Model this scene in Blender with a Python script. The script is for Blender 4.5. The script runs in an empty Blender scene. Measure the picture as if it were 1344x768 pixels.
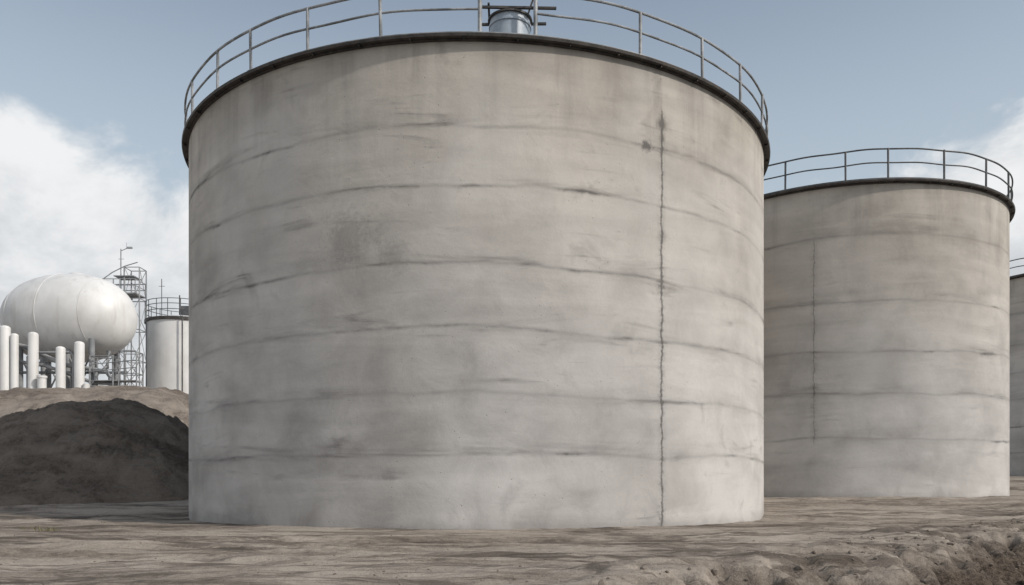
import bpy, math, random
import numpy as np
from mathutils import Vector, Matrix
random.seed(4); rng=np.random.default_rng(7)
scene=bpy.context.scene
scene.view_settings.view_transform='Standard'
scene.view_settings.look='None'
scene.view_settings.exposure=0

# ---------------------------------------------------------------- noise
def _hash(ix,iy,seed):
    v=np.sin(ix*127.1+iy*311.7+seed*74.7)*43758.5453
    return v-np.floor(v)
def vnoise(x,y,seed=0):
    ix=np.floor(x);iy=np.floor(y);fx=x-ix;fy=y-iy
    fx=fx*fx*fx*(fx*(fx*6-15)+10);fy=fy*fy*fy*(fy*(fy*6-15)+10)
    a=_hash(ix,iy,seed);b=_hash(ix+1,iy,seed);c=_hash(ix,iy+1,seed);d=_hash(ix+1,iy+1,seed)
    return (a*(1-fx)+b*fx)*(1-fy)+(c*(1-fx)+d*fx)*fy
def fbm(x,y,seed=0,octv=5,gain=.5):
    s=0;a=1;t=0
    for i in range(octv):
        ca,sa=math.cos(i*.7),math.sin(i*.7)
        s=s+a*(vnoise((x*ca-y*sa)*2**i,(x*sa+y*ca)*2**i,seed+i*13)-.5);t+=a;a*=gain
    return s/t*2
def ss(t):
    t=np.clip(t,0,1);return t*t*(3-2*t)

# ---------------------------------------------------------------- node helpers
class NT:
    def __init__(s,nt): s.nt=nt; s.n=nt.nodes; s.l=nt.links
    def new(s,t,**k):
        n=s.n.new(t)
        for a,b in k.items(): setattr(n,a,b)
        return n
    def put(s,sock,v):
        if isinstance(v,bpy.types.NodeSocket): s.l.new(v,sock)
        elif v is not None: sock.default_value=v
    def m(s,op,a,b=None,c=None,clamp=False):
        n=s.new('ShaderNodeMath',operation=op,use_clamp=clamp)
        s.put(n.inputs[0],a); s.put(n.inputs[1],b); s.put(n.inputs[2],c)
        return n.outputs[0]
    def mr(s,v,a,b,c=0.,d=1.,smooth=True):
        n=s.new('ShaderNodeMapRange',interpolation_type='SMOOTHSTEP' if smooth else 'LINEAR')
        s.put(n.inputs[0],v)
        for i,q in enumerate((a,b,c,d)): s.put(n.inputs[i+1],q)
        return n.outputs[0]
    def map(s,v,scale,loc=(0,0,0)):
        n=s.new('ShaderNodeMapping'); s.put(n.inputs[0],v)
        n.inputs['Scale'].default_value=scale; n.inputs['Location'].default_value=loc
        return n.outputs[0]
    def noise(s,v,scale,detail=4,rough=.55,dist=0.):
        n=s.new('ShaderNodeTexNoise'); s.put(n.inputs['Vector'],v)
        n.inputs['Scale'].default_value=scale; n.inputs['Detail'].default_value=detail
        n.inputs['Roughness'].default_value=rough; n.inputs['Distortion'].default_value=dist
        return n.outputs[0]
    def vor(s,v,scale,feature='F1'):
        n=s.new('ShaderNodeTexVoronoi',feature=feature); s.put(n.inputs['Vector'],v)
        n.inputs['Scale'].default_value=scale
        return n
    def mix(s,f,a,b,mode='MIX'):
        n=s.new('ShaderNodeMix',data_type='RGBA',blend_type=mode)
        s.put(n.inputs[0],f)
        for i,q in ((6,a),(7,b)):
            if isinstance(q,tuple) and len(q)==3: q=q+(1,)
            s.put(n.inputs[i],q)
        return n.outputs[2]
    def bump(s,h,strength=.5,dist=.02,normal=None):
        n=s.new('ShaderNodeBump'); n.inputs['Strength'].default_value=strength
        n.inputs['Distance'].default_value=dist; s.put(n.inputs['Height'],h)
        if normal is not None: s.put(n.inputs['Normal'],normal)
        return n.outputs[0]
def newmat(name):
    m=bpy.data.materials.new(name); m.use_nodes=True
    t=NT(m.node_tree); p=m.node_tree.nodes['Principled BSDF']
    tc=t.new('ShaderNodeTexCoord')
    return m,t,p,tc

def concrete(name,R,seams,crack_a,crack_z,spot=None,seed=0.,crack_w=.02,smear=1.,smudge=1.,crack_s=.62,full=True):
    m,t,p,tc=newmat(name)
    raw=tc.outputs['Object']
    Q=t.map(raw,(1,1,1),(seed*17.3,seed*5.1,seed*3.3))
    sep=t.new('ShaderNodeSeparateXYZ'); t.put(sep.inputs[0],raw)
    x,y,z=sep.outputs
    ang=t.m('ARCTAN2',x,t.m('MULTIPLY',y,-1))
    big=t.noise(Q,.15,4,.6)
    mid=t.noise(Q,.62,6,.62,.5)
    hs=t.noise(t.map(Q,(.17,.17,1.0)),1.,5,.58,.9)
    hs2=t.noise(t.map(Q,(.3,.3,2.4),(3,9,1)),1.,5,.6,.6)
    fine=t.noise(Q,8.,5,.72)
    grit=t.noise(Q,42.,2,.7)
    f=t.m('MULTIPLY',big,1.1)
    f=t.m('MULTIPLY_ADD',mid,.7,f)
    f=t.m('MULTIPLY_ADD',hs,.6,f)
    f=t.m('MULTIPLY_ADD',fine,.12,f)
    f=t.mr(f,1.0,1.52,0,1,False)
    col=t.mix(f,(.335,.322,.305),(.58,.565,.54))
    zf=t.mr(t.m('MULTIPLY_ADD',mid,3.,z),4.,16.)
    col=t.mix(1.,col,t.mix(zf,(1.0,1.0,1.01),(.99,.945,.88)),'MULTIPLY')
    # horizontal lift joints
    wv=t.noise(t.map(Q,(.17,.17,.14),(5,1,2)),1.,4,.5)
    warp=t.m('MULTIPLY_ADD',t.m('SUBTRACT',wv,.5),.75,t.m('MULTIPLY',t.m('SUBTRACT',mid,.5),.13))
    zw=t.m('ADD',z,warp)
    inten=t.mr(hs,.40,.60)
    line=None; soft=None
    for zi in seams:
        dd=t.m('SUBTRACT',zw,zi)
        ln=t.mr(t.m('ABSOLUTE',dd),.0,.085,1.,0.,False)
        so=t.m('MULTIPLY',t.mr(dd,-.25,.0,0.,1.,False),t.mr(dd,0.,.5,1.,0.,False))
        line=ln if line is None else t.m('MAXIMUM',line,ln)
        soft=so if soft is None else t.m('MAXIMUM',soft,so)
    patch=t.mr(mid,.42,.66)
    L=t.m('MULTIPLY',line,t.m('MULTIPLY_ADD',t.m('MULTIPLY',patch,inten),.48,.15))
    S=t.m('MULTIPLY',soft,t.m('MULTIPLY_ADD',t.mr(hs2,.44,.66),.34*smear,.05))
    dark=t.m('ADD',L,S)
    # trowel smears
    sm=t.m('MULTIPLY',t.mr(hs2,.56,.73,0,.38*smear),t.mr(mid,.44,.60))
    dark=t.m('ADD',dark,sm)
    # stains running from the roof edge
    drip=t.noise(t.map(Q,(1.1,1.1,.09)),1.,4,.65)
    zz=t.m('MULTIPLY_ADD',big,5.,z)
    dr=t.m('MULTIPLY',t.mr(drip,.46,.74),t.mr(zz,11.5,16.,0,.32))
    dark=t.m('ADD',dark,dr)
    dark=t.m('ADD',dark,t.mr(t.m('MULTIPLY_ADD',mid,1.6,z),13.2,14.6,0,.16))
    blot=t.m('MULTIPLY',t.mr(mid,.56,.74),.32*smudge)
    dark=t.m('ADD',dark,blot)
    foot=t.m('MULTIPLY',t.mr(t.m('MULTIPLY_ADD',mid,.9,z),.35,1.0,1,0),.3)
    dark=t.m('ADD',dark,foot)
    # crack / vertical construction joint
    cn=t.m('MULTIPLY',t.m('SUBTRACT',t.noise(t.map(Q,(.3,.3,1.6)),1.,5,.7),.5),.24)
    dc=t.m('ABSOLUTE',t.m('ADD',t.m('MULTIPLY',t.m('SUBTRACT',ang,crack_a),R),cn))
    zmask=t.m('MULTIPLY',t.mr(z,crack_z[0]-.2,crack_z[0]+.2),t.mr(z,crack_z[1]-.3,crack_z[1]+.1,1,0))
    cint=t.mr(wv,.3,.62,.45,1.)
    cr=t.m('MULTIPLY',t.m('MULTIPLY',t.mr(dc,crack_w*.3,crack_w*3.,1,0),zmask),cint)
    halo=t.m('MULTIPLY',t.m('MULTIPLY',t.mr(dc,0,.24,1,0),zmask),t.mr(fine,.43,.62,.05,.45))
    dark=t.m('ADD',dark,t.m('MULTIPLY',cr,crack_s)); dark=t.m('MULTIPLY_ADD',halo,crack_s*1.5,dark)
    if spot:
        sn=t.m('SUBTRACT',t.m('MULTIPLY_ADD',fine,.6,t.m('MULTIPLY',mid,.4)),.5)
        for (sx,sy,sz,sr,st) in spot:
            vd=t.new('ShaderNodeVectorMath',operation='DISTANCE'); t.put(vd.inputs[0],raw); vd.inputs[1].default_value=(sx,sy,sz)
            dd=t.m('MULTIPLY_ADD',sn,sr*3.6,vd.outputs['Value'])
            dark=t.m('ADD',dark,t.mr(dd,sr*.2,sr*1.3,st,0.))
    v2=t.vor(Q,4.); pits=t.m('MULTIPLY',t.mr(v2.outputs['Distance'],.04,.09,1,0),t.mr(mid,.45,.55))
    dark=t.m('ADD',dark,t.m('MULTIPLY',pits,.42))
    dark=t.m('MINIMUM',dark,.85)
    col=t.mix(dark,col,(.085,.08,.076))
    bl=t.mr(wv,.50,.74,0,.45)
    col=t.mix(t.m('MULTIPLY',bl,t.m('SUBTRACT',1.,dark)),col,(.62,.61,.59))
    col=t.mix(1.,col,t.mix(t.mr(grit,.3,.7,0,1,False),(.93,.93,.93),(1.06,1.06,1.06)),'MULTIPLY')
    t.put(p.inputs['Base Color'],col)
    p.inputs['Roughness'].default_value=.92
    p.inputs['Specular IOR Level'].default_value=.25
    h=t.m('MULTIPLY',fine,.3); h=t.m('MULTIPLY_ADD',mid,1.3,h)
    h=t.m('MULTIPLY_ADD',pits,-.5,h)
    t.put(p.inputs['Normal'],t.bump(h,.38,.045))
    return m

def metal(name,c1,c2,rust=.4,rough=.55,scale=3.,met=.0):
    m,t,p,tc=newmat(name)
    o=tc.outputs['Object']
    n=t.noise(o,scale,4,.65); n2=t.noise(o,scale*4,3,.7)
    col=t.mix(t.mr(n,.35,.65),c1,c2)
    col=t.mix(t.mr(n2,.55,.68,0,rust),col,(.11,.06,.035))
    t.put(p.inputs['Base Color'],col); p.inputs['Roughness'].default_value=rough
    p.inputs['Metallic'].default_value=met
    return m

def wp(a,z): return (11.2*math.sin(math.radians(a)),-11.2*math.cos(math.radians(a)),z)
M_conc1=concrete('weathered_concrete',11.2,[11.25,9.6,7.35,5.55,3.75,2.1],math.radians(30.8),(0,12.4),
    spot=[wp(27.9,11.15)+(.24,.8),wp(30.8,11.9)+(.24,.6),wp(30.9,11.5)+(.15,.4),wp(31,8.6)+(.22,.3),
          wp(-17,8.3)+(.8,.25),wp(-10,7.6)+(.5,.2)],seed=0.)
M_conc2=concrete('weathered_concrete_b',8.,[11.3,8.5,6.4,4.6,2.65],math.radians(-26),(2.4,11.3),seed=1.,crack_w=.014,smear=.6,smudge=.6,crack_s=.4)
M_conc3=concrete('weathered_concrete_c',7.,[11.,9.,7.2,5.4,3.6,1.8],math.radians(10),(2,9),seed=2.,smear=.6,smudge=.7)
M_rim=metal('dark_steel',(.03,.028,.026),(.07,.065,.06),.6,.6)
M_rail=metal('galvanised_rail',(.14,.15,.16),(.38,.40,.42),.55,.5,2.)
M_raild=metal('dark_rail',(.05,.055,.06),(.12,.125,.13),.4,.5,2.)
M_steel=metal('grey_steel',(.19,.20,.21),(.33,.34,.35),.25,.5,1.)
M_drum=metal('blue_grey_paint',(.30,.36,.43),(.42,.48,.54),.3,.45,2.)
M_roof=metal('roof_felt',(.16,.15,.14),(.24,.23,.21),.2,.9,.6)
def white(name):
    m,t,p,tc=newmat(name); o=tc.outputs['Object']
    n=t.noise(o,.5,4,.6); s=t.noise(t.map(o,(1.6,1.6,.18)),1.,4,.6)
    col=t.mix(t.mr(n,.35,.7),(.76,.76,.75),(.66,.66,.65))
    col=t.mix(t.mr(s,.50,.75,0,.45),col,(.46,.43,.38))
    t.put(p.inputs['Base Color'],col); p.inputs['Roughness'].default_value=.45
    return m
M_white=white('white_paint')

# ---------------------------------------------------------------- mesh builder
class MB:
    def __init__(s): s.v=[];s.f=[];s.mi=[];s.cur=0
    def add(s,vs,fs):
        b=len(s.v); s.v+= [tuple(q) for q in vs]; s.f+=[tuple(i+b for i in q) for q in fs]; s.mi+=[s.cur]*len(fs)
    def tube(s,pts,r,seg=8,closed=False):
        pts=[Vector(q) for q in pts]; n=len(pts); vs=[];fs=[]
        for i,q in enumerate(pts):
            if closed: d=pts[(i+1)%n]-pts[i-1]
            else: d=pts[min(i+1,n-1)]-pts[max(i-1,0)]
            d.normalize()
            up=Vector((0,0,1)) if abs(d.z)<.95 else Vector((1,0,0))
            a=d.cross(up).normalized(); b=a.cross(d).normalized()
            for k in range(seg):
                w=2*math.pi*k/seg; vs.append(q+a*(math.cos(w)*r)+b*(math.sin(w)*r))
        m=n if closed else n-1
        for i in range(m):
            j=(i+1)%n
            for k in range(seg):
                l=(k+1)%seg; fs.append((i*seg+k,i*seg+l,j*seg+l,j*seg+k))
        if not closed:
            fs.append(tuple(range(seg))[::-1]); fs.append(tuple((n-1)*seg+k for k in range(seg)))
        s.add(vs,fs)
    def lathe(s,prof,seg=64,c=(0,0,0),axis='z',rot=0.,capa=False,capb=False):
        vs=[];fs=[]
        for (r,z) in prof:
            for k in range(seg):
                w=2*math.pi*k/seg
                if axis=='z': vs.append((c[0]+r*math.cos(w),c[1]+r*math.sin(w),c[2]+z))
                else:
                    lx,ly,lz=z,r*math.cos(w),r*math.sin(w)
                    vs.append((c[0]+lx*math.cos(rot)-ly*math.sin(rot),c[1]+lx*math.sin(rot)+ly*math.cos(rot),c[2]+lz))
        for i in range(len(prof)-1):
            for k in range(seg):
                l=(k+1)%seg; fs.append((i*seg+k,i*seg+l,(i+1)*seg+l,(i+1)*seg+k))
        if capa: fs.append(tuple(range(seg))[::-1])
        if capb: fs.append(tuple((len(prof)-1)*seg+k for k in range(seg)))
        s.add(vs,fs)
    def box(s,c,d,rz=0.):
        vs=[]
        for dx in(-1,1):
            for dy in(-1,1):
                for dz in(-1,1):
                    X=dx*d[0]/2;Y=dy*d[1]/2
                    vs.append((c[0]+X*math.cos(rz)-Y*math.sin(rz),c[1]+X*math.sin(rz)+Y*math.cos(rz),c[2]+dz*d[2]/2))
        s.add(vs,[(0,1,3,2),(4,6,7,5),(0,4,5,1),(2,3,7,6),(0,2,6,4),(1,5,7,3)])
    def obj(s,name,mats,parent=None,loc=(0,0,0),smooth=True,bevel=0):
        me=bpy.data.meshes.new(name); me.from_pydata(s.v,[],s.f)
        for m in (mats if isinstance(mats,list) else [mats]): me.materials.append(m)
        me.polygons.foreach_set('material_index',s.mi)
        me.update()
        import bmesh
        bm=bmesh.new(); bm.from_mesh(me); bmesh.ops.recalc_face_normals(bm,faces=bm.faces)
        if smooth:
            for e in bm.edges:
                if len(e.link_faces)==2 and e.calc_face_angle(0)>math.radians(38): e.smooth=False
            for f in bm.faces: f.smooth=True
        bm.to_mesh(me); bm.free()
        o=bpy.data.objects.new(name,me); scene.collection.objects.link(o); o.location=loc
        if parent: o.parent=parent
        return o
def empty(name,loc):
    e=bpy.data.objects.new(name,None); e.location=loc; scene.collection.objects.link(e); return e
def ring(r,z,n=120,a0=0,a1=2*math.pi,closed=True,wob=0.):
    out=[]
    for i in range(n if closed else n+1):
        a=a0+(a1-a0)*i/n
        w=wob*math.sin(a*17+1.3)*math.sin(a*5)
        out.append((r*math.sin(a),-r*math.cos(a),z+w))
    return out

def storage_tank(loc,R,H,mat,railm,posts,gate=None,rr=.032,ph=1.3,sunk=1.0):
    e=empty('concrete_storage_tank',loc)
    b=MB(); prof=[(R,z) for z in np.linspace(-sunk,H-.06,40)]
    b.lathe(prof,288); b.obj('wall',mat,e)
    b=MB(); b.lathe([(R+.005,H-.12),(R+.07,H-.12),(R+.07,H-.075),(R+.22,H-.075),(R+.24,H-.01),(R+.22,H+.02),(R-.3,H+.03)],288); 
    for i in range(48):
        a=2*math.pi*i/48; b.box(((R+.1)*math.cos(a),(R+.1)*math.sin(a),H-.1),(.16,.03,.06),a)
    b.obj('roof_edge_flange',M_rim,e)
    b=MB(); b.lathe([(R-.29,H+.02),(R*.6,H+.14),(R*.2,H+.30),(.05,H+.34)],144,capb=True); b.obj('roof',M_roof,e)
    b=MB(); Rr=R+.12
    for a in posts:
        x,y=Rr*math.sin(a),-Rr*math.cos(a)
        lean=random.uniform(-.03,.03)
        b.tube([(x,y,H),(x+lean,y+lean,H+ph+random.uniform(-.01,.04))],rr*1.25)
        b.box((x,y,H+.035),(.16,.16,.03),a)
    if gate: a0,a1=gate[1],gate[0]+2*math.pi
    for z,r,wob in ((ph,rr,.025),(ph*.55,rr*.85,.035)):
        if gate: b.tube(ring(Rr,H+z,200,a0,a1,False,wob),r)
        else: b.tube(ring(Rr,H+z,200,wob=wob),r,closed=True)
    b.lathe([(Rr+.012,H+.03),(Rr+.012,H+.09),(Rr-.012,H+.09),(Rr-.012,H+.03)],200)
    b.obj('railing',railm,e)
    return e

D=math.radians
c1=(-1.316,33.5,0)
front=[-35,-23.5,-11.8,2.2,10,26.3,39,50.5]
posts=[D(a) for a in front]+[D(62.5+12.05*i) for i in range(22)]
t1=storage_tank(c1,11.2,13.6,M_conc1,M_rail,posts,gate=(D(2.2),D(10)),rr=.038,ph=1.28)
def pol(r,a,z): return (r*math.sin(a),-r*math.cos(a),z)
b=MB(); ac=D(7.0); cx_,cy_,_=pol(10.35,ac,0)
b.lathe([(.58,13.5),(.58,14.30),(.61,14.32),(.61,14.38),(.58,14.40),(.58,14.52)],48,(cx_,cy_,0),capb=True)
b.obj('hatch_drum',M_drum,t1)
b=MB()
b.lathe([(.64,14.52),(.64,14.57),(.3,14.62)],48,(cx_,cy_,0),capa=True,capb=True)
b.box((cx_+.25,cy_-.50,14.66),(2.1,.07,.06),.03); b.box((cx_+.1,cy_+.35,14.68),(1.9,.07,.06),-.02)
b.box((cx_-.6,cy_-.1,14.73),(.06,1.0,.04)); b.box((cx_+.75,cy_-.1,14.73),(.06,1.0,.04))
b.tube([(cx_-.3,cy_,14.62),(cx_-.3,cy_,14.84),(cx_+.25,cy_,14.84),(cx_+.25,cy_,14.62)],.025)
b.obj('hatch_platform',M_rim,t1)
b=MB()
for a in (D(2.2),D(10)):
    p0=pol(11.32,a,13.6); b.tube([p0,(p0[0],p0[1],15.35)],.058)
    p1=pol(9.6,a,13.6); b.tube([p1,(p1[0],p1[1],14.9)],.035)
    b.tube([(p0[0],p0[1],14.88),(p1[0],p1[1],14.88)],.03)
b.obj('gate_posts',M_rail,t1)

c2=(16.6,42.3,.6)
t2=storage_tank(c2,8.0,13.55,M_conc2,M_raild,[D(-5+17.4*i+(0)) for i in range(21)],rr=.036,ph=1.3)
c3=(40.,57.7,1.6)
t3=storage_tank(c3,7.0,13.6,M_conc3,M_raild,[D(18*i+4) for i in range(20)],rr=.036,ph=1.1)

# ---------------------------------------------------------------- ground
def ground_h(x,y):
    base=.7*ss((y-28)/7)+1.0*ss((y-40)/12)
    n=fbm(x*.45,y*.45,3,4)
    d=(x-4.0)*.755-(y-11.9)*.655+n*1.3+fbm(x*1.7,y*1.7,9,4)*.8
    k=ss(d/2.3)*ss((34-y)/5)
    near=ss((120-np.abs(y-20))/60)
    lump=fbm(x*.9,y*.9,21,6,.6)*.45+(.3-np.abs(fbm(x*1.9,y*1.9,31,5,.6)))*.34
    lip=.09*np.exp(-(d+.4)**2/.5)*ss((34-y)/5)*(1+n)
    und=(fbm(x*.10,y*.42,41,5,.55)*.14+fbm(x*.5,y*1.5,51,5,.6)*.08+fbm(x*3,y*4,61,3)*.02)
    # wheel ruts wandering across the yard
    for (c0,sl,amp,sd) in ((17.5,.10,.7,5),(19.4,.10,.7,5),(13.6,-.12,.5,8),(15.2,-.12,.5,8)):
        q=y-(c0+sl*x+amp*fbm(x*.12,x*0+sd,sd,2)*2)
        und=und-.06*np.exp(-(q/.22)**2)+.035*np.exp(-((np.abs(q)-.42)/.16)**2)
    dt=np.sqrt((x+1.316)**2+(y-33.5)**2)-11.2
    und=und*(.35+.65*ss(dt/3))
    z=base-1.35*k+und*(.25+.75*near)+lump*k*(1.1)+lip
    z=z+.05*np.exp(-np.clip(dt,0,9)/.25)
    return z,k
def axis(segs):
    out=[]
    for a,b_,st0,st1 in segs:
        v=a
        while v<b_:
            out.append(v); f=(v-a)/(b_-a); v+=st0+(st1-st0)*f
    return np.array(out)
xs=axis([(-1500,-200,200,60),(-200,-40,12,2),(-40,-14,.5,.12),(-14,24,.085,.085),(24,60,.12,1.),(60,200,3,12),(200,1501,60,200)])
ys=axis([(-300,-20,40,6),(-20,6,1.2,.25),(6,14,.05,.06),(14,34,.065,.12),(34,60,.14,.5),(60,200,1,10),(200,2000,20,200)])
def heightmesh(name,xs,ys,Z,mat,attr=None):
    X,Y=np.meshgrid(xs,ys); nx,ny=len(xs),len(ys)
    co=np.stack([X,Y,Z],-1).reshape(-1,3).astype(np.float32)
    idx=np.arange(nx*ny).reshape(ny,nx)
    q=np.stack([idx[:-1,:-1],idx[:-1,1:],idx[1:,1:],idx[1:,:-1]],-1).reshape(-1,4)
    me=bpy.data.meshes.new(name); me.vertices.add(len(co)); me.vertices.foreach_set('co',co.ravel())
    me.loops.add(q.size); me.loops.foreach_set('vertex_index',q.ravel().astype(np.int32))
    me.polygons.add(len(q)); me.polygons.foreach_set('loop_start',np.arange(0,q.size,4,dtype=np.int32))
    me.polygons.foreach_set('loop_total',np.full(len(q),4,dtype=np.int32))
    me.update(calc_edges=True); me.polygons.foreach_set('use_smooth',np.ones(len(q),dtype=bool))
    if attr is not None:
        a=me.attributes.new('loose','FLOAT','POINT'); a.data.foreach_set('value',attr.ravel().astype(np.float32))
    me.materials.append(mat); me.validate()
    o=bpy.data.objects.new(name,me); scene.collection.objects.link(o); return o

def soil(name,c_light,c_mid,c_dark,loose=False,bs=1.,tracks=True):
    m,t,p,tc=newmat(name); o=tc.outputs['Object']
    big=t.noise(t.map(o,(.10,.30,.3)),1.,4,.6,.6)
    mid=t.noise(t.map(o,(.5,1.3,1.3)),1.,5,.68,.6)
    fine=t.noise(o,7.,5,.75); grit=t.noise(o,40.,2,.75)
    f=t.m('MULTIPLY_ADD',mid,.8,big); f=t.m('MULTIPLY_ADD',fine,.45,f)
    col=t.mix(t.mr(f,.9,1.3,0,1),c_dark,c_light)
    col=t.mix(t.mr(fine,.42,.68,0,.5),col,c_mid)
    h=t.m('MULTIPLY',mid,1.5); h=t.m('MULTIPLY_ADD',fine,.9,h); h=t.m('MULTIPLY_ADD',grit,.3,h)
    if tracks:
        tr=t.noise(t.map(o,(.22,2.0,1),(3,1,0)),1.,5,.66,1.2)
        trd=t.mr(tr,.52,.64,0,.66)
        col=t.mix(trd,col,(.12,.10,.083))
        pat=t.mr(t.noise(t.map(o,(.22,.5,1),(9,4,0)),1.,6,.72,.8),.49,.61,0,.78)
        col=t.mix(pat,col,(.085,.07,.058))
        h=t.m('MULTIPLY_ADD',trd,-1.4,h)
    if loose:
        at=t.new('ShaderNodeAttribute',attribute_name='loose'); k=t.mr(at.outputs['Fac'],.02,.4)
        lc=t.mix(t.mr(fine,.35,.65),(.045,.034,.027),(.155,.122,.095))
        lc=t.mix(t.mr(grit,.5,.75,0,.5),lc,(.21,.17,.135))
        col=t.mix(t.m('MULTIPLY',k,.94),col,lc)
        h=t.m('MULTIPLY',h,t.m('MULTIPLY_ADD',k,1.8,1.))
    col=t.mix(1.,col,t.mix(t.mr(grit,.3,.7,0,1,False),(.76,.76,.76),(1.2,1.2,1.2)),'MULTIPLY')
    t.put(p.inputs['Base Color'],col); p.inputs['Roughness'].default_value=.95
    p.inputs['Specular IOR Level'].default_value=.15
    t.put(p.inputs['Normal'],t.bump(h,.8,.05*bs))
    return m
M_ground=soil('sandy_ground',(.39,.345,.295),(.29,.25,.21),(.20,.17,.14),loose=True)
M_mound=soil('dark_soil',(.22,.19,.16),(.155,.13,.11),(.09,.075,.062),bs=3.,tracks=False)
M_hill=soil('pale_soil',(.36,.315,.27),(.25,.215,.185),(.15,.125,.105),bs=2.5,tracks=False)
X,Y=np.meshgrid(xs,ys); Zg,K=ground_h(X,Y)
heightmesh('ground',xs,ys,Zg,M_ground,K)

# dark spoil heap
mx=np.arange(-38,-9.5,.1); my=np.arange(30.5,47,.1); X,Y=np.meshgrid(mx,my)
dx=X+18.6; dy=Y-38.4
rr=np.sqrt((dx/np.where(dx<0,15.,6.6))**2+(dy/np.where(dy<0,5.6,6.5))**2+.012)-.11
rr=rr+fbm(X*.35,Y*.35,5,3)*.07
hm=4.6*(1-np.clip(rr,0,1.3)**1.25)
gul=np.abs(fbm(X*.9,Y*.28,15,5,.55))
rough=fbm(X*.8,Y*.8,77,6,.62)*.34-gul*.40+np.abs(fbm(X*2.2,Y*2.2,99,4,.65))*.26
hm=hm+rough*ss((1.15-rr)*2)*(.5+.5*ss(rr/.4))
hm=np.where(rr>1,np.minimum(hm,0)-.3,hm)
g0,_=ground_h(X,Y)
edge=ss(np.minimum(np.minimum(X-mx[0],mx[-1]-X),np.minimum(Y-my[0],my[-1]-Y))/1.)
heightmesh('dirt_mound',mx,my,np.maximum(g0+hm,g0-.5)*edge+(g0-.6)*(1-edge),M_mound)

# pale embankment carrying the process plant
hx=np.concatenate([np.arange(-160,-46,2.),np.arange(-46,-5,.2)]); hy=np.concatenate([np.arange(42,60,.18),np.arange(60,140,2.)]); X,Y=np.meshgrid(hx,hy)
n1=fbm(X*.18,Y*.18,8,4)
a=ss((Y-43.5+n1*1.4)/10.)*ss((128-Y)/18)*ss((-9.5-X+n1*1.5)/14.)*ss((X+150)/20)
g0,_=ground_h(X,Y)
gul=np.abs(fbm(X*.5,Y*.16,25,5,.55))
bumps=fbm(X*.22,Y*.3,66,5,.55)*.75+.15
hh=g0-.4+a*(7.2-1.3)+(fbm(X*.5,Y*.5,88,6,.6)*.6-gul*.8+.1)*np.clip(a*(1-a)*4+.15,0,1)+bumps*ss(a*1.5-.4)*ss((57-Y)/3)
heightmesh('hill',hx,hy,hh,M_hill)

# ---------------------------------------------------------------- stones
def ico():
    import bmesh
    bm=bmesh.new(); bmesh.ops.create_icosphere(bm,subdivisions=1,radius=1)
    v=np.array([q.co[:] for q in bm.verts]); f=np.array([[w.index for w in q.verts] for q in bm.faces]); bm.free(); return v,f
iv,jf=ico(); P=[]
for i in range(8000):
    if i<3800:
        s_=rng.uniform(-4,24); d_=rng.uniform(-.9,5.)
        x=4.0+.655*s_+.755*d_; y=11.9+.755*s_-.655*d_
        r=.008+.07*rng.random()**6
    else:
        y=7+23*rng.random()**1.3; x=rng.uniform(-.72,.72)*y
        r=.006+.022*rng.random()**5
    if y<5.5 or math.hypot(x+1.316,y-33.5)<11.3: continue
    P.append((x,y,r))
P=np.array(P); Zs=ground_h(P[:,0],P[:,1])[0]
V=[];F=[];n=0
for (x,y,r),z in zip(P,Zs):
    sc=r*rng.uniform(.6,1.3,3); sc[2]*=.7
    w=iv*(1+rng.uniform(-.25,.25,(len(iv),1)))*sc
    an=rng.uniform(0,6.28); c_,s2=math.cos(an),math.sin(an)
    w=np.stack([w[:,0]*c_-w[:,1]*s2,w[:,0]*s2+w[:,1]*c_,w[:,2]],-1)+np.array([x,y,z+sc[2]*.15])
    V.append(w);F.append(jf+n);n+=len(iv)
V=np.concatenate(V);F=np.concatenate(F)
me=bpy.data.meshes.new('gravel'); me.from_pydata(V.tolist(),[],F.tolist())
m,t,p,tc=newmat('stone'); 
nn=t.noise(tc.outputs['Object'],2.5,3,.6); t.put(p.inputs['Base Color'],t.mix(t.mr(nn,.35,.65),(.12,.098,.08),(.24,.205,.17))); p.inputs['Roughness'].default_value=.9
me.materials.append(m); scene.collection.objects.link(bpy.data.objects.new('gravel',me))

# dry grass tufts
V=[];F=[]
def tuft(x,y,nb,hgt,sp):
    z=float(ground_h(np.array([x]),np.array([y]))[0][0])
    for i in range(nb):
        a=rng.uniform(0,6.28);r=sp*rng.random()**.7; bx,by=x+r*math.cos(a),y+r*math.sin(a)*.6
        h=hgt*rng.uniform(.4,1); l=rng.uniform(.2,.9)*h; w=.006; a2=rng.uniform(0,6.28); ca,sa=math.cos(a2),math.sin(a2)
        b0=len(V)
        for k,(f,ww) in enumerate(((0,w),(.5,w*.8),(1,.001))):
            cx=bx+l*f*f*ca; cy=by+l*f*f*sa; cz=z-.01+h*f
            V.append((cx-sa*ww,cy+ca*ww,cz));V.append((cx+sa*ww,cy-ca*ww,cz))
        F.append((b0,b0+1,b0+3,b0+2));F.append((b0+2,b0+3,b0+5,b0+4))
for (x,y,nb,h,s_) in [(-12.9,22.5,90,.17,.4),(-13.6,22.9,45,.13,.3),(-12.3,24.4,30,.1,.25),(-9.,27.,18,.08,.3),(14.5,25,20,.10,.3)]: tuft(x,y,nb,h,s_)
me=bpy.data.meshes.new('grass'); me.from_pydata(V,[],F)
m,t,p,tc=newmat('dry_grass'); nn=t.noise(tc.outputs['Object'],6,2); t.put(p.inputs['Base Color'],t.mix(nn,(.09,.10,.035),(.22,.18,.09))); me.materials.append(m)
scene.collection.objects.link(bpy.data.objects.new('grass',me))

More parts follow.
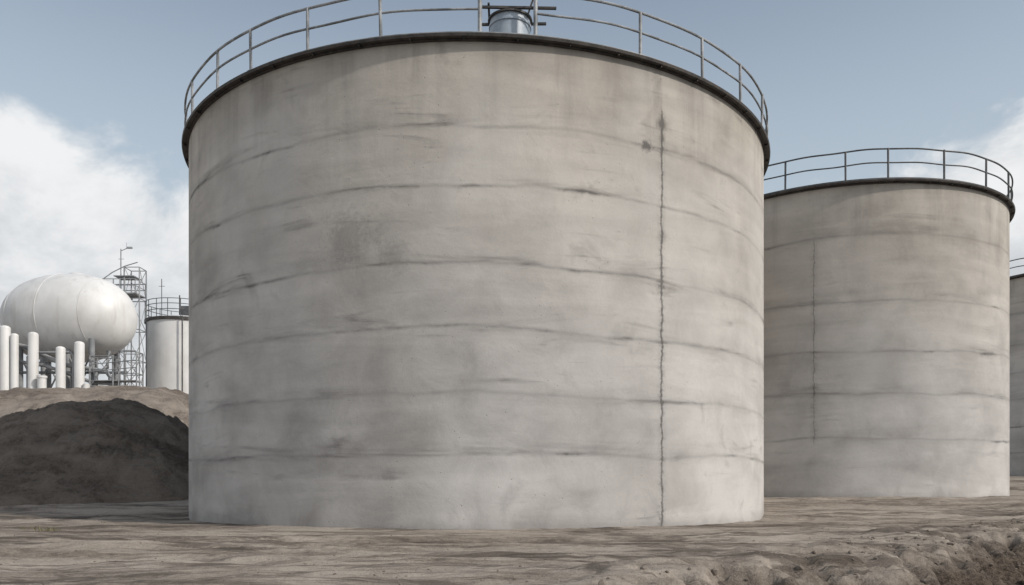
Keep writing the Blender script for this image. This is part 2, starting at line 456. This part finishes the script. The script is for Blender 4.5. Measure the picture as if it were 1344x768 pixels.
# ---------------------------------------------------------------- process plant on the embankment
ZB=6.6
e=empty('horizontal_pressure_vessel',(-32.8,60,0))
b=MB(); prof=[]
for i in range(49):
    tt=math.pi*i/48; cx_=-math.cos(tt); s_=math.sin(tt)
    prof.append((max(3.25*(s_**.82),.01), 5.05*math.copysign(abs(cx_)**.92,cx_)))
b.lathe(prof,72,(0,0,13.5),'x',rot=D(-14)); b.obj('vessel_shell',M_white,e)
b=MB()
for u in (-3.1,0.,3.15):
    r=3.25*((max(0,1-(abs(u)/5.05)**(2/.92)))**.5)**.82
    b.lathe([(r+.0,u-.03),(r+.018,u-.025),(r+.018,u+.025),(r,u+.03)],72,(0,0,13.5),'x',rot=D(-14))
b.lathe([(.45,3.0),(.45,3.32),(.55,3.32),(.55,3.4)],24,(.6,0,13.4),capb=True)
b.obj('weld_bands',M_white,e)
b=MB()
for (x,zt,r) in ((-2.4,12.3,.34),(-1.75,11.75,.25),(-.45,11.85,.33),(1.45,10.85,.31),(2.75,11.2,.33)):
    pr=[(r,ZB),(r,zt-r*.6)]+[(r*math.cos(k*math.pi/12),zt-r*.6+r*.6*math.sin(k*math.pi/12)) for k in range(1,6)]+[(.01,zt)]
    b.lathe(pr,28,(x,-3.75,0))
    b.lathe([(r+.08,ZB),(r+.08,ZB+.7),(r,ZB+.75)],28,(x,-3.75,0))
b.lathe([(.28,ZB),(.28,8.6),(.33,8.6),(.33,8.75)],24,(.35,-4.1,0),capb=True)
b.lathe([(.22,ZB),(.22,8.2)],24,(3.3,-3.9,0),capb=True)
b.obj('support_columns',M_white,e)
b=MB()
for sx in (-3,-1,1,3):
    for sy in (-1.8,1.8):
        b.tube([(sx,sy-sx*.25,ZB-.5),(sx,sy-sx*.25,11.6)],.2,12)
for sx in (-3,-1,1):
    b.tube([(sx,-1.8-sx*.25,7.2),(sx+2,-1.8-(sx+2)*.25,10.6)],.06)
    b.tube([(sx,-1.8-sx*.25,10.6),(sx+2,-1.8-(sx+2)*.25,7.2)],.06)
b.obj('steel_legs',M_steel,e)
b=MB()
b.tube([(-3.6,-2.9,11.3),(-1.6,-2.9,11.0),(1.2,-2.9,9.7),(4.2,-2.9,9.2),(4.5,-2.9,8.8),(4.5,-2.9,ZB)],.16,14)
b.tube([(-4.5,-3.1,10.3),(0.,-3.1,9.6),(3.4,-3.1,8.4),(5.2,-3.1,8.3)],.12,12)
b.tube([(-5.,-2.5,9.2),(5.5,-2.5,9.2)],.1,12)
b.tube([(-1.1,-3.3,ZB),(-1.1,-3.3,10.2),(-.7,-3.3,10.5),(1.9,-3.3,10.5),(2.1,-3.3,10.2),(2.1,-3.3,ZB)],.1,12)
b.tube([(3.9,-2,10.8),(3.9,-2.2,9.6),(3.5,-3.,9.1),(3.5,-3,ZB)],.14,12)
for x in (-2.9,-.2,2.4): 
    b.lathe([(.24,-.05),(.24,.05)],16,(x,-2.5,9.2),'x',capa=True,capb=True)
    b.tube([(x,-2.5,9.2),(x,-2.5,9.75)],.03); b.lathe([(.2,9.73),(.2,9.78)],16,(x,-2.5,0),capa=True,capb=True)
b.obj('pipework',M_steel,e)
b=MB()
cxp=(-5.5,-3.2)
for z in (13.0,13.9,14.8,15.7,16.6,17.6):
    b.tube([(cxp[0]+1.15*math.cos(k*.2618),cxp[1]+1.15*math.sin(k*.2618),z) for k in range(24)],.05,6,True)
for k in range(8):
    w=k*math.pi/4; b.tube([(cxp[0]+1.15*math.cos(w),cxp[1]+1.15*math.sin(w),11.5),(cxp[0]+1.15*math.cos(w),cxp[1]+1.15*math.sin(w),17.6)],.035,6)
b.tube([(cxp[0],cxp[1],ZB-.5),(cxp[0],cxp[1],17.6)],.12,10)
for k in range(46):
    w=k*.35; z=ZB+k*.225
    b.box((cxp[0]+.6*math.cos(w),cxp[1]+.6*math.sin(w),z),(1.1,.28,.04),w)
b.tube([(cxp[0]+1.15*math.cos(k*.175),cxp[1]+1.15*math.sin(k*.175),ZB+1+k*.1125) for k in range(92)],.035,6)
b.obj('spiral_stair',M_steel,e)

def lattice(b,x0,x1,y0,y1,z0,z1,n,r=.06):
    cs=[(x0,y0),(x1,y0),(x1,y1),(x0,y1)]
    for c in cs: b.tube([(c[0],c[1],z0),(c[0],c[1],z1)],r,6)
    for i in range(n+1):
        z=z0+(z1-z0)*i/n
        for k in range(4):
            p,q=cs[k],cs[(k+1)%4]
            b.tube([(p[0],p[1],z),(q[0],q[1],z)],r*.7,6)
            if i<n:
                z2=z0+(z1-z0)*(i+1)/n
                b.tube([(p[0],p[1],z),(q[0],q[1],z2)] if i%2 else [(q[0],q[1],z),(p[0],p[1],z2)],r*.45,6)
e=empty('steel_access_tower',(-30.8,64.5,0))
b=MB(); lattice(b,.2,1.4,-.6,.6,ZB-.5,18.4,5,.05); b.obj('lattice_frame',M_steel,e)
b=MB(); b.box((-.1,0,16.3),(2.7,1.8,.08)); b.box((0.2,0,17.7),(1.6,1.4,.06))
for z in (16.9,17.4): b.tube([(-1.4,-.9,z),(1.2,-.9,z),(1.2,.9,z),(-1.4,.9,z)],.035,6,True)
for (x,y) in ((-1.4,-.9),(-.5,-.9),(.4,-.9),(1.2,-.9),(-1.4,.9),(-.5,.9),(.4,.9),(1.2,.9)): b.tube([(x,y,16.3),(x,y,17.4)],.035,6)
b.tube([(-1.3,-.9,17.4),(-.6,-.9,17.9),(.4,-.9,18.4),(1.4,-.9,18.7)],.04,6)
for k in range(12): b.tube([(-.5,-.95,11+k*.42),(.0,-.95,11+k*.42)],.02,5)
b.tube([(-.5,-.95,10.5),(-.5,-.95,17.4)],.03,6); b.tube([(0,-.95,10.5),(0,-.95,17.4)],.03,6)
b.obj('platform_and_ladder',M_steel,e)
b=MB(); b.tube([(-.35,0,16.3),(-.35,0,20.0)],.045,8); b.tube([(-.35,0,19.85),(.25,0,20.1)],.03,6); b.box((.35,0,20.1),(.4,.18,.12)); b.tube([(.1,0,20.1),(.1,0,20.5)],.015,5)
b.tube([(-.55,0,19.2),(-.1,0,19.2)],.02,5)
b.obj('lamp_pole',M_steel,e)

e=empty('steel_scaffold_frame',(-27.9,56.9,0))
b=MB(); lattice(b,-1.5,0.1,-.5,.5,ZB-.6,10.2,2,.06); lattice(b,.5,1.75,-.5,.5,ZB-.6,10.5,3,.05)
for z in (9.1,9.6): b.tube([(-1.5,-.6,z),(1.75,-.6,z+.3)],.035,6)
b.box((.1,0,8.5),(3.2,1.,.06)); b.tube([(-1.5,-.6,10.0),(-.6,-.6,9.6),(.2,-.6,10.6),(1.75,-.6,10.55)],.035,6)
b.obj('frame',M_steel,e)

e=empty('white_storage_tank',(-27.3,67,0))
b=MB(); b.lathe([(2.75,ZB-.8),(2.75,14.45)],96); b.lathe([(2.74,14.6),(1.6,14.95),(.02,15.1)],96); b.obj('shell',M_white,e)
b=MB(); b.lathe([(2.76,14.38),(2.86,14.38),(2.86,14.62),(2.7,14.62)],96); b.obj('rim',M_rim,e)
b=MB()
for z in (15.2,15.65,16.05): b.tube(ring(2.8,z,60),.03,6,True)
for k in range(18):
    a=k*D(20); b.tube([(2.8*math.sin(a),-2.8*math.cos(a),14.6),(2.8*math.sin(a),-2.8*math.cos(a),16.05)],.03,6)
b.tube([(-1.25,-1,14.7),(-1.25,-1,18.)],.03,6); b.tube([(-1.5,-1,17.4),(-1.,-1,17.4)],.02,5); b.tube([(-.2,0,15),(-.2,0,16.9)],.05,6); b.box((.4,0,15.5),(.7,.7,.9))
b.tube([(1.2,-2.9,ZB),(1.2,-2.9,14.6)],.06,8)
b.obj('roof_railing',M_raild,e)

# ---------------------------------------------------------------- light & sky
EL=D(36); AZ=D(118)
S=Vector((math.sin(AZ)*math.cos(EL),math.cos(AZ)*math.cos(EL),math.sin(EL)))
l=bpy.data.lights.new('sun','SUN'); l.energy=2.6; l.angle=D(2); l.color=(1.,.935,.85)
so=bpy.data.objects.new('sun',l); so.rotation_euler=S.to_track_quat('Z','Y').to_euler(); so.location=(30,-30,40); scene.collection.objects.link(so)

w=bpy.data.worlds.new('World'); scene.world=w; w.use_nodes=True
t=NT(w.node_tree); bg=w.node_tree.nodes['Background']; bg.inputs['Strength'].default_value=.12
sky=t.new('ShaderNodeTexSky',sky_type='NISHITA'); sky.sun_disc=False; sky.sun_elevation=EL; sky.sun_rotation=AZ
sky.dust_density=2.; sky.air_density=1.
hsv=t.new('ShaderNodeHueSaturation'); hsv.inputs['Saturation'].default_value=.66; hsv.inputs['Value'].default_value=1.22; hsv.inputs['Hue'].default_value=.49; t.put(hsv.inputs['Color'],sky.outputs[0])
tc=t.new('ShaderNodeTexCoord'); g=tc.outputs['Generated']
sep=t.new('ShaderNodeSeparateXYZ'); t.put(sep.inputs[0],g)
x,y,z=sep.outputs
az=t.m('ARCTAN2',x,y); hl=t.m('SQRT',t.m('ADD',t.m('MULTIPLY',x,x),t.m('MULTIPLY',y,y)))
el=t.m('DIVIDE',z,t.m('MAXIMUM',hl,.001))
top=t.m('MULTIPLY_ADD',t.m('MINIMUM',t.m('ABSOLUTE',az),1.2),.38,.195)
nz=t.noise(t.map(g,(1,1,1.4)),6.,6,.6,.2)
dens=t.m('SUBTRACT',top,el)
dens=t.m('MULTIPLY_ADD',t.m('SUBTRACT',nz,.5),.34,dens)
mask=t.mr(dens,-.03,.04)
haze=t.mr(el,.25,.66,.8,.06)
wisp=t.mr(t.noise(t.map(g,(1.2,1.2,3.),(1,5,2)),2.2,6,.6,.3),.50,.80,0,.4)
shade=t.mr(t.m('ADD',nz,t.m('MULTIPLY',t.m('MINIMUM',dens,.2),-.5)),.28,.54)
ccol=t.mix(shade,(5.0,5.25,5.5),(7.3,7.4,7.5))
skyc=t.mix(t.m('MAXIMUM',wisp,haze),hsv.outputs[0],(4.2,4.9,5.5))
fin=t.mix(mask,skyc,ccol)
t.put(bg.inputs['Color'],fin)
w.cycles.sampling_method='MANUAL'; w.cycles.sample_map_resolution=512

# ---------------------------------------------------------------- camera
cd=bpy.data.cameras.new('camera'); cd.sensor_width=36; cd.lens=28.47; cd.shift_y=.1868; cd.clip_end=5000; cd.clip_start=.1
co=bpy.data.objects.new('camera',cd); co.location=(0,0,1.3); co.rotation_euler=(math.pi/2,0,0); scene.collection.objects.link(co)
scene.camera=co
